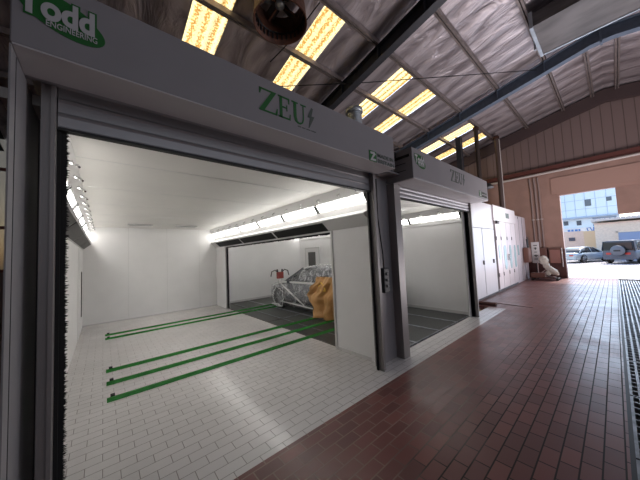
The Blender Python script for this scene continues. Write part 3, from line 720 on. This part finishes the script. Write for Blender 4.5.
# trolley with wrapped machine
t = thing('equipment_trolley', 'wheeled trolley with pale wrapped machine by the end wall', 'trolley', (14.0, 1.98, 0))
MB().box(-.25, .25, -.3, .45, .1, .14).make('platform', M_rust, t)
MB().box(-.2, .2, .0, .45, .14, .3).make('cardboard_stack', M_brownbox, t)
ms = mat('pale_wrap', (.62, .58, .5), .6, noise=.15, bump=.6, bscale=9)
wm = MB()
for (cy, cz, ry, rz_s, tilt) in ((.02, .82, .16, .19, 0), (-.05, .62, .12, .16, .3), (-.2, .42, .12, .3, .8), (-.1, .3, .1, .12, 0)):
    rg = []
    for a in range(7):
        th = PI * (a + .35) / 6.7; rg.append([])
        for b in range(10):
            ph = 2 * PI * b / 10; k = random.uniform(.78, 1.15); x = ry * .8 * math.sin(th) * math.cos(ph) * k; y = ry * math.sin(th) * math.sin(ph) * k; z = rz_s * math.cos(th)
            rg[-1].append((x, cy + y * math.cos(tilt) + z * math.sin(tilt), cz - y * math.sin(tilt) + z * math.cos(tilt)))
    wm.loft(rg, smooth=False)
wm.make('wrapped_machine', ms, t)
MB().bar((0, .22, .14), (0, .22, .75), .03, .03, up=(1, 0, 0)).bar((0, .3, .14), (0, -.1, .5), .03, .03, up=(1, 0, 0)).make('frame', M_pipe, t)
for dx in (-.2, .2):
    for dy in (-.38, .4): MB().lathe([(0, -.02), (.05, -.02), (.05, .02), (0, .02)], (dx, dy, .05), (1, 0, 0), 12).make('wheel', M_rubber, t)
MB().bar((0, .45, .12), (0, -.42, .09), .3, .02).make('axle', M_dark, t)

# ------------------------------------------------------------------ roof
sky_x = [(1.3, 1.98), (3.55, 4.18), (6.5, 7.15), (8.05, 8.65), (11.75, 12.4), (13.25, 13.9)]
SY0, SY1 = 3.62, 7.1
def sag(x, y): return 0
m = MB()
def roofquad(x0, x1, y0, y1):
    nx = max(1, int((x1 - x0) / .35)); ny = max(1, int(round((y1 - y0) / .31)))
    for i in range(nx):
        for j in range(ny):
            a, b = x0 + (x1 - x0) * i / nx, x0 + (x1 - x0) * (i + 1) / nx; c, d = y0 + (y1 - y0) * j / ny, y0 + (y1 - y0) * (j + 1) / ny
            m.add([(a, c, rz_(c)), (b, c, rz_(c)), (b, d, rz_(d)), (a, d, rz_(d))], [(0, 1, 2, 3)])
roofquad(-8, WX + .05, -9, RY); roofquad(-8, WX + .05, RY, SY0); roofquad(-8, WX + .05, SY1, 11.2)
px = -8
for a, b in sky_x + [(WX + .05, None)]:
    roofquad(px, a, SY0, SY1); px = b
struct('ceiling_roof', m, M_roof, merge=True)
for k, (a, b) in enumerate(sky_x):
    w = MB(); n = 24; V = []
    for i in range(n + 1):
        x = a - .02 + (b - a + .04) * i / n; dz = .018 * math.sin(i / n * 2 * PI * 3)
        V += [(x, SY0 - .02, rz_(SY0 - .02) + .03 + dz), (x, SY1 + .02, rz_(SY1 + .02) + .03 + dz)]
    w.add(V, [(2 * i, 2 * i + 2, 2 * i + 3, 2 * i + 1) for i in range(n)], True)
    labs = ['yellow translucent roof skylight above the first hood logo end', 'yellow translucent roof skylight next to the rusty roof fan', 'yellow translucent roof skylight just past the first dark rafter', 'yellow translucent roof skylight second past the first dark rafter', 'yellow translucent roof skylight just past the second rafter', 'yellow translucent roof skylight closest to the end wall gable']
    tag(w.make('skylight', M_sky), labs[k], 'skylight', 'yellow roof skylights')
# purlins
py = [8.4, 7.18, 5.97, 4.75, 3.49, 2.27, 1.03, .17, -.47, -1.35, -2.6, -3.8, -5.0]
for y in py:
    p = MB(); z = rz_(y) - .02
    p.box(-7.9, WX - .12, y - .055, y - .012, z - .13, z - .005).box(-7.9, WX - .12, y + .012, y + .055, z - .13, z - .005)
    tag(p.make('roof_purlin', M_purlin), 'double grey steel purlin running lengthwise under the roof', 'purlin', 'roof purlins')
# rafters
def rafter(x, label, m1):
    t = thing('roof_rafter', label, 'rafter', (x, 0, 0))
    for nm, ys_ in (('rafter_arm', (RY, 10.9)), ('rafter_arm', (RY, -8.8))):
        a, b = ys_; q = MB()
        def zz(y, o): return rz_(y) - .16 - o
        for (o0, o1, hw) in ((0, .02, .1), (.02, .34, .012), (.34, .36, .1)):
            q.prism([(a, zz(a, o0)), (b, zz(b, o0)), (b, zz(b, o1)), (a, zz(a, o1))], 'x', -hw, hw)
        q.make(nm, m1, t)
    MB().box(-.09, .09, RY - .02, RY + .02, RZ - .6, RZ - .2).box(-.1, .1, RY - .25, RY + .25, RZ - .56, RZ - .53).make('ridge_plate', m1, t)
    for y in (3.49, 2.27, 1.03, 4.75): MB().box(-.1, .1, y - .01, y + .01, rz_(y) - .5, rz_(y) - .17).make('stiffener', m1, t)
    return t
rafter(5.25, 'near dark steel rafter crossing above the gap between hoods', M_beam)
rafter(10.35, 'blue grey steel rafter with bolted ridge joint, nearer the end wall', M_beamblue)
rafter(-2.2, 'dark steel rafter hidden past the logo column', M_beam)

# walls of the hall not seen directly
struct('wall_hall_left', MB().box(-8.2, -8, -9, 11.2, 0, 7.6), M_clad)
struct('wall_hall_rear', MB().box(-1.7, WX + .3, 11, 11.2, 0, 6.3).box(-8, -5, 11, 11.2, 0, 6.3).box(-5, -1.7, 11, 11.2, 0, 1.4), M_clad)
m_, N_, L_, B_ = new('hazy_window_glass'); B_.inputs['Base Color'].default_value = (.6, .6, .62, 1); B_.inputs['Roughness'].default_value = .3
tr_ = N_.new('ShaderNodeBsdfTransparent'); tr_.inputs[0].default_value = (.55, .45, .36, 1); mx_ = N_.new('ShaderNodeMixShader'); mx_.inputs[0].default_value = .4; L_.new(tr_.outputs[0], mx_.inputs[1]); L_.new(B_.outputs[0], mx_.inputs[2]); L_.new(mx_.outputs[0], N_['Material Output'].inputs[0])
wn = struct('window_1', MB().box(-5, -1.7, 11.08, 11.1, 1.4, 6.3), m_)
fr = MB()
for z in (1.4, 2.6, 4.25, 5.35, 6.2): fr.box(-5, -1.7, 11.0, 11.08, z, z + .08)
for x in (-5, -3.4, -1.78): fr.box(x, x + .08, 11.0, 11.08, 1.48, 6.2)
fr.make('window_frame', M_redbeam, wn)
struct('wall_hall_side', MB().box(-8, WX + .3, -9.2, -9, 0, 5.9), M_far)

# ducts, fan, posts
t = thing('roof_fan', 'rusty brown round roof fan housing between two skylights', 'fan', (2.62, 3.93, 6.08))
MB().lathe([(.52, -.05), (.47, .5), (.44, .5), (.49, -.05), (.52, -.05)], (0, 0, 0), (0, 0, 1), 36).make('cowl', M_rust, t)
lt = MB()
for k in range(30):
    a = 2 * PI * k / 30; lt.box(-.012, .012, .45, .475, .02, .14, Matrix.Rotation(a, 4, 'Z'))
lt.lathe([(.45, .14), (.47, .14), (.47, .17), (.45, .17)], (0, 0, 0), (0, 0, 1), 30); lt.make('louvre_ring', M_dark, t)
bl = MB()
for k in range(5):
    a = 2 * PI * k / 5; M4 = Matrix.Rotation(a, 4, 'Z') @ Matrix.Translation((0, .22, .4)) @ Matrix.Rotation(.5, 4, 'Y')
    bl.box(-.09, .09, -.14, .16, -.006, .006, M4)
bl.make('blade', M_dark, t)
MB().lathe([(0, .3), (.09, .3), (.1, .48), (0, .48)], (0, 0, 0), (0, 0, 1), 20).make('hub', M_galv, t)
MB().bar((-.43, 0, .34), (.43, 0, .34), .03, .03).bar((0, -.43, .34), (0, .43, .34), .03, .03).make('cross_brace', M_rust, t)
MB().lathe([(0, .56), (.43, .56)], (0, 0, 0), (0, 0, 1), 24).make('backing', mat('pale_opening', (.5, .4, .4), .6), t)
# spiral duct behind first hood
t = thing('spiral_duct', 'galvanised spiral duct rising behind the first hood', 'duct', (5.05, 4.25, 2.515))
prof = []
for k in range(60): prof += [(.19, k * .045), (.2, k * .045 + .012), (.19, k * .045 + .024)]
MB().lathe(prof, (0, 0, 0), (0, 0, 1), 28).make('duct_run', M_galv, t)
MB().lathe([(.21, 2.66), (.23, 2.66), (.23, 2.76), (.21, 2.76)], (0, 0, 0), (0, 0, 1), 28).make('collar', M_galv, t)
# tall posts behind the third unit
for k, (x, y, z1, r, lab) in enumerate(((13.9, 3.25, 6.7, .09, 'tall brown flue pipe rising from the paint booth, nearer the end wall'), (12.0, 3.5, 6.6, .08, 'dark brown flue pipe rising behind the second hood'))):
    t = thing('flue_pipe', lab, 'pipe', (x, y, 2.722 if k == 0 else 2.803))
    MB().tube([(0, 0, 0), (0, 0, z1 - 2.8)], r, 14).make('pipe_run', mat('flue_brown%d' % k, (.1, .068, .06) if k == 0 else (.05, .035, .03), .5, .3), t)
    MB().lathe([(r + .03, 0), (r + .03, .1), (r, .12)], (0, 0, z1 - 2.95), (0, 0, 1), 16).make('collar', M_rust, t)
    if k == 0: MB().tube([(.16, -.05, 0), (.16, -.05, z1 - 2.9)], .035, 8).make('side_conduit', M_pipew, t)
struct('trim_post', MB().box(11.9, 12.15, 4.1, 4.3, 0, 6.4), M_beam)
# floodlight near unit three
t = thing('flood_lamp', 'dark floodlight on bracket above the paint booth roof edge', 'lamp', (8.1, 2.25, 3.02))
MB().lathe([(0, .14), (.13, .12), (.2, .02), (.2, 0), (0, .01)], (0, 0, .1), (0, 0, 1), 18).make('shade', M_dark, t)
MB().tube([(0, 0, .1), (.02, .02, -.12), (.05, .25, -.13)], .025, 8).make('bracket', M_dark, t)
# large rectangular duct beside the blue rafter, following the ridge
t = thing('ventilation_duct', 'large grey rectangular sheet duct along the ridge beside the blue rafter', 'duct', (0, 0, 0))
q = MB()
def zr(y, o): return rz_(y) - .16 - o
pts_low = [(1.0, zr(1.0, .02)), (.55, zr(.55, -.0) - .02), (RY, zr(RY, -.02)), (-1.2, zr(-1.2, -.02)), (-2.6, zr(-2.6, .0)), (-2.6, 7.02)]
q = MB()
q.box(7.8, 9.15, -4.5, .92, 6.7, 7.02)
q.make('duct_run', M_galvb, t)
for y in (.9, -.9, -2.7):
    MB().box(7.76, 9.19, y, y + .07, 6.66, 7.06).make('flange', M_galv, t)
MB().box(9.15, 9.2, -4.5, .9, 6.68, 6.74).make('edge_angle', M_galv, t)
MB().box(8.6, 8.66, .98, 1.02, 6.6, 7.2).make('hanger', M_galv, t)

# roof cable runs
for k, (a, b, lab) in enumerate((((.9, 7.2, 5.7), (10.2, 1.2, 6.9), 'thin dark cable strung diagonally under the near roof bays'), ((3.2, 3.4, 6.4), (3.0, 5.0, 6.1), 'short dark cable hanging by the rusty fan'))):
    a = Vector(a); b = Vector(b); mid = (a + b) / 2 - Vector((0, 0, .08))
    tag(MB().tube([a, mid, b], .012, 6).make('roof_cable', M_black), lab, 'cable')

# ------------------------------------------------------------------ outside
sed = car('silver_sedan', 'silver sedan parked on the sunny street beside the grey off-roader', 3.9, 1.55, 1.15, .74, M_silver)
sed.location = (27.9, 1.75, 0); sed.rotation_euler = (0, 0, -PI / 2 - .42)
suv = car('parked_suv', 'boxy grey off-roader with rear spare wheel parked outside the bay', 3.6, 1.6, 1.5, .88, M_suv, suv=True, r=.31)
suv.location = (26.9, -.8, 0); suv.rotation_euler = (0, 0, -PI / 2 - .42); suv.scale = (1, 1, 1)
sw = wheel('spare_wheel', suv, (0.08, -1.93, .86), .33, .16, (0, 1, 0))
MB().lathe([(0, .0), (.31, .0), (.33, .03), (.33, .1)], (0.08, -2.06, .86), (0, 1, 0), 24).make('wheel_cover', mat('cover_grey', (.13, .15, .18), .5), suv)
MB().box(-.08, .24, -2.068, -2.06, .81, .9).make('cover_lettering', M_dark, suv)
MB().box(-.66, .66, -1.84, -1.8, .95, 1.38).make('rear_glass', M_carglass, suv)

bl = thing('tiled_building', 'tall pale blue panelled building across the street', 'building', (42, 0, 0))
MB().box(0, 6, -.55, 14, 4.3, 7.75).box(.6, 6, -.55, 14, 0, 4.3).make('wall', M_bluefac, bl)
ln = MB()
for y in [-.55 + .82 * k for k in range(12)]: ln.box(-.02, 0, y, y + .035, 4.3, 7.75)
for z in (5.3, 6.35, 7.2): ln.box(-.02, 0, -.55, 8, z, z + .035)
ln.make('panel_joints', M_faceline, bl)
MB().box(-.15, 1, -.55, 14, 4.28, 4.45).make('ledge', M_faceline, bl)
for (y0, y1, z0, z1) in ((1.45, 1.95, 5.6, 6.35), (-.1, .3, 5.9, 6.35), (2.4, 2.8, 4.35 - .85, 4.35 - .3), (3.5, 3.9, 3.6, 4.1)):
    xx = -.03 if z0 > 4.3 else .57
    MB().box(xx, xx + .05, y0, y1, z0, z1).make('window', M_win, bl)
MB().box(.55, .6, -.3, 1.5, 3.3, 4.2).make('window', mat('window_blue', (.2, .28, .4), .2), bl)
MB().box(.4, .6, -.55, 6, 2.55, 3.2).make('sign_band', M_sign, bl)
lm = MB()
for y, z, w, h in ((3.6, 2.75, .22, .3), (3.3, 2.75, .2, .3), (3.0, 2.75, .24, .3), (2.7, 2.75, .16, .3)): lm.box(.37, .4, y - w, y, z, z + h)
lm.make('sign_marks', M_bluetxt, bl)
lm = MB()
for pts in ([(1.9, 2.7), (2.0, 3.1), (1.75, 3.15), (1.6, 2.8), (1.7, 2.65)], [(1.5, 2.7), (1.45, 3.2)], [(1.35, 2.7), (1.3, 2.95)], [(1.2, 2.7), (1.15, 2.95), (1.0, 2.95), (.95, 2.7)], [(.85, 2.7), (.8, 3.15)], [(.9, 2.95), (.65, 2.95)]):
    lm.tube([(.38, y, z) for y, z in pts], .045, 6)
lm.make('script_marks', M_bluetxt, bl)
an = thing('beige_annex', 'low beige annex with white corrugated roof and blue roller door', 'building', (30, 0, 0))
MB().box(0, 5, -9, 1.0, 0, 2.95).make('wall', M_beige, an)
rf = MB()
for k in range(40): y = 1.15 - k * .26; rf.box(-.4, 5, y - .22, y, 3.2 + .0, 3.3)
rf.box(-.36, 5, -9, 1.15, 3.1, 3.2); rf.make('corrugated_roof', M_trim, an)
MB().box(-.02, 0, -9, 1.0, 2.82, 2.95).make('fascia_band', M_pinkwall, an)
MB().box(-.05, 0, -2.4, -.2, .0, 2.12).make('roller_door', M_shutblue, an)
MB().box(-.08, 0, -2.5, -2.4, 0, 2.2).box(-.08, 0, -.2, -.12, 0, 2.2).box(-.08, 0, -2.5, -.12, 2.12, 2.2).make('door_frame', M_beige, an)
wl = thing('street_wall', 'pink rendered boundary wall with yellow gate panel behind the sedan', 'wall', (32, 0, 0))
MB().box(0, .3, 1.75, 9, 0, 2.5).make('wall_panel', M_pinkwall, wl)
MB().box(0, .2, .95, 1.75, 0, 2.45).make('gate_panel', M_yelwall, wl)
MB().box(-.06, 0, 2.3, 2.7, 1.65, 1.95).make('vent_grille', M_win, wl)

# ------------------------------------------------------------------ light
w = bpy.data.worlds.new('World'); C.world = w; w.use_nodes = True; N = w.node_tree.nodes; L = w.node_tree.links
bg = N['Background']; st = N.new('ShaderNodeTexSky'); st.sky_type = 'NISHITA'; st.sun_disc = False; st.sun_elevation = math.radians(52); st.sun_rotation = math.radians(100)
st.air_density = 1.2; st.dust_density = 2.0
L.new(st.outputs[0], bg.inputs[0]); bg.inputs[1].default_value = .5
def light(name, kind, loc, d, energy, col=(1, 1, 1), size=None, sy=None):
    l = bpy.data.lights.new(name, kind); l.energy = energy; l.color = col
    if size: l.shape = 'RECTANGLE'; l.size = size; l.size_y = sy or size
    o = bpy.data.objects.new(name, l); COL.objects.link(o); o.location = loc
    o.rotation_euler = Vector(d).to_track_quat('-Z', 'Y').to_euler(); return o
s = light('sun', 'SUN', (20, 0, 20), (-.55, .1, -.85), 4.3, (1, .95, .88)); s.data.angle = math.radians(.6)
light('side_fill', 'AREA', (5, -7.5, 4.2), (0, 1, -.1), 150, (.8, .88, 1), 12, 3)  # added area lamp standing in for daylight from unseen side openings
light('far_bay_daylight', 'AREA', (16.2, -.8, 2.0), (-1, 0, .0), 150, (.55, .74, 1), 4.5, 3.2)
light('roof_fill', 'AREA', (9.5, -.9, .4), (-.05, .3, 1), 370, (1, .93, .95), 4, 2)  # added unseen lamp facing up to brighten the roof foil, no real fixture

# ------------------------------------------------------------------ camera
f = 252.954
cd = bpy.data.cameras.new('camera'); cam = bpy.data.objects.new('camera', cd); COL.objects.link(cam); C.camera = cam
cd.sensor_width = 36; cd.lens = f / 640 * 36; cd.clip_start = .05; cd.clip_end = 200
r = Vector((.75912692, .65093995 * 0, 0))
R = Vector((0.75912692, -0.64933136, -0.04577232)); D = Vector((0.00187115, 0.07249342, -0.99736714)); F = Vector((0.65093995, 0.75704259, 0.0562467))
Mx = Matrix(((R.x, -D.x, -F.x, 0), (R.y, -D.y, -F.y, 0), (R.z, -D.z, -F.z, 1.5), (0, 0, 0, 1)))
cam.matrix_world = Mx
C.view_settings.view_transform = 'Standard'; C.view_settings.look = 'None'; C.view_settings.exposure = 0
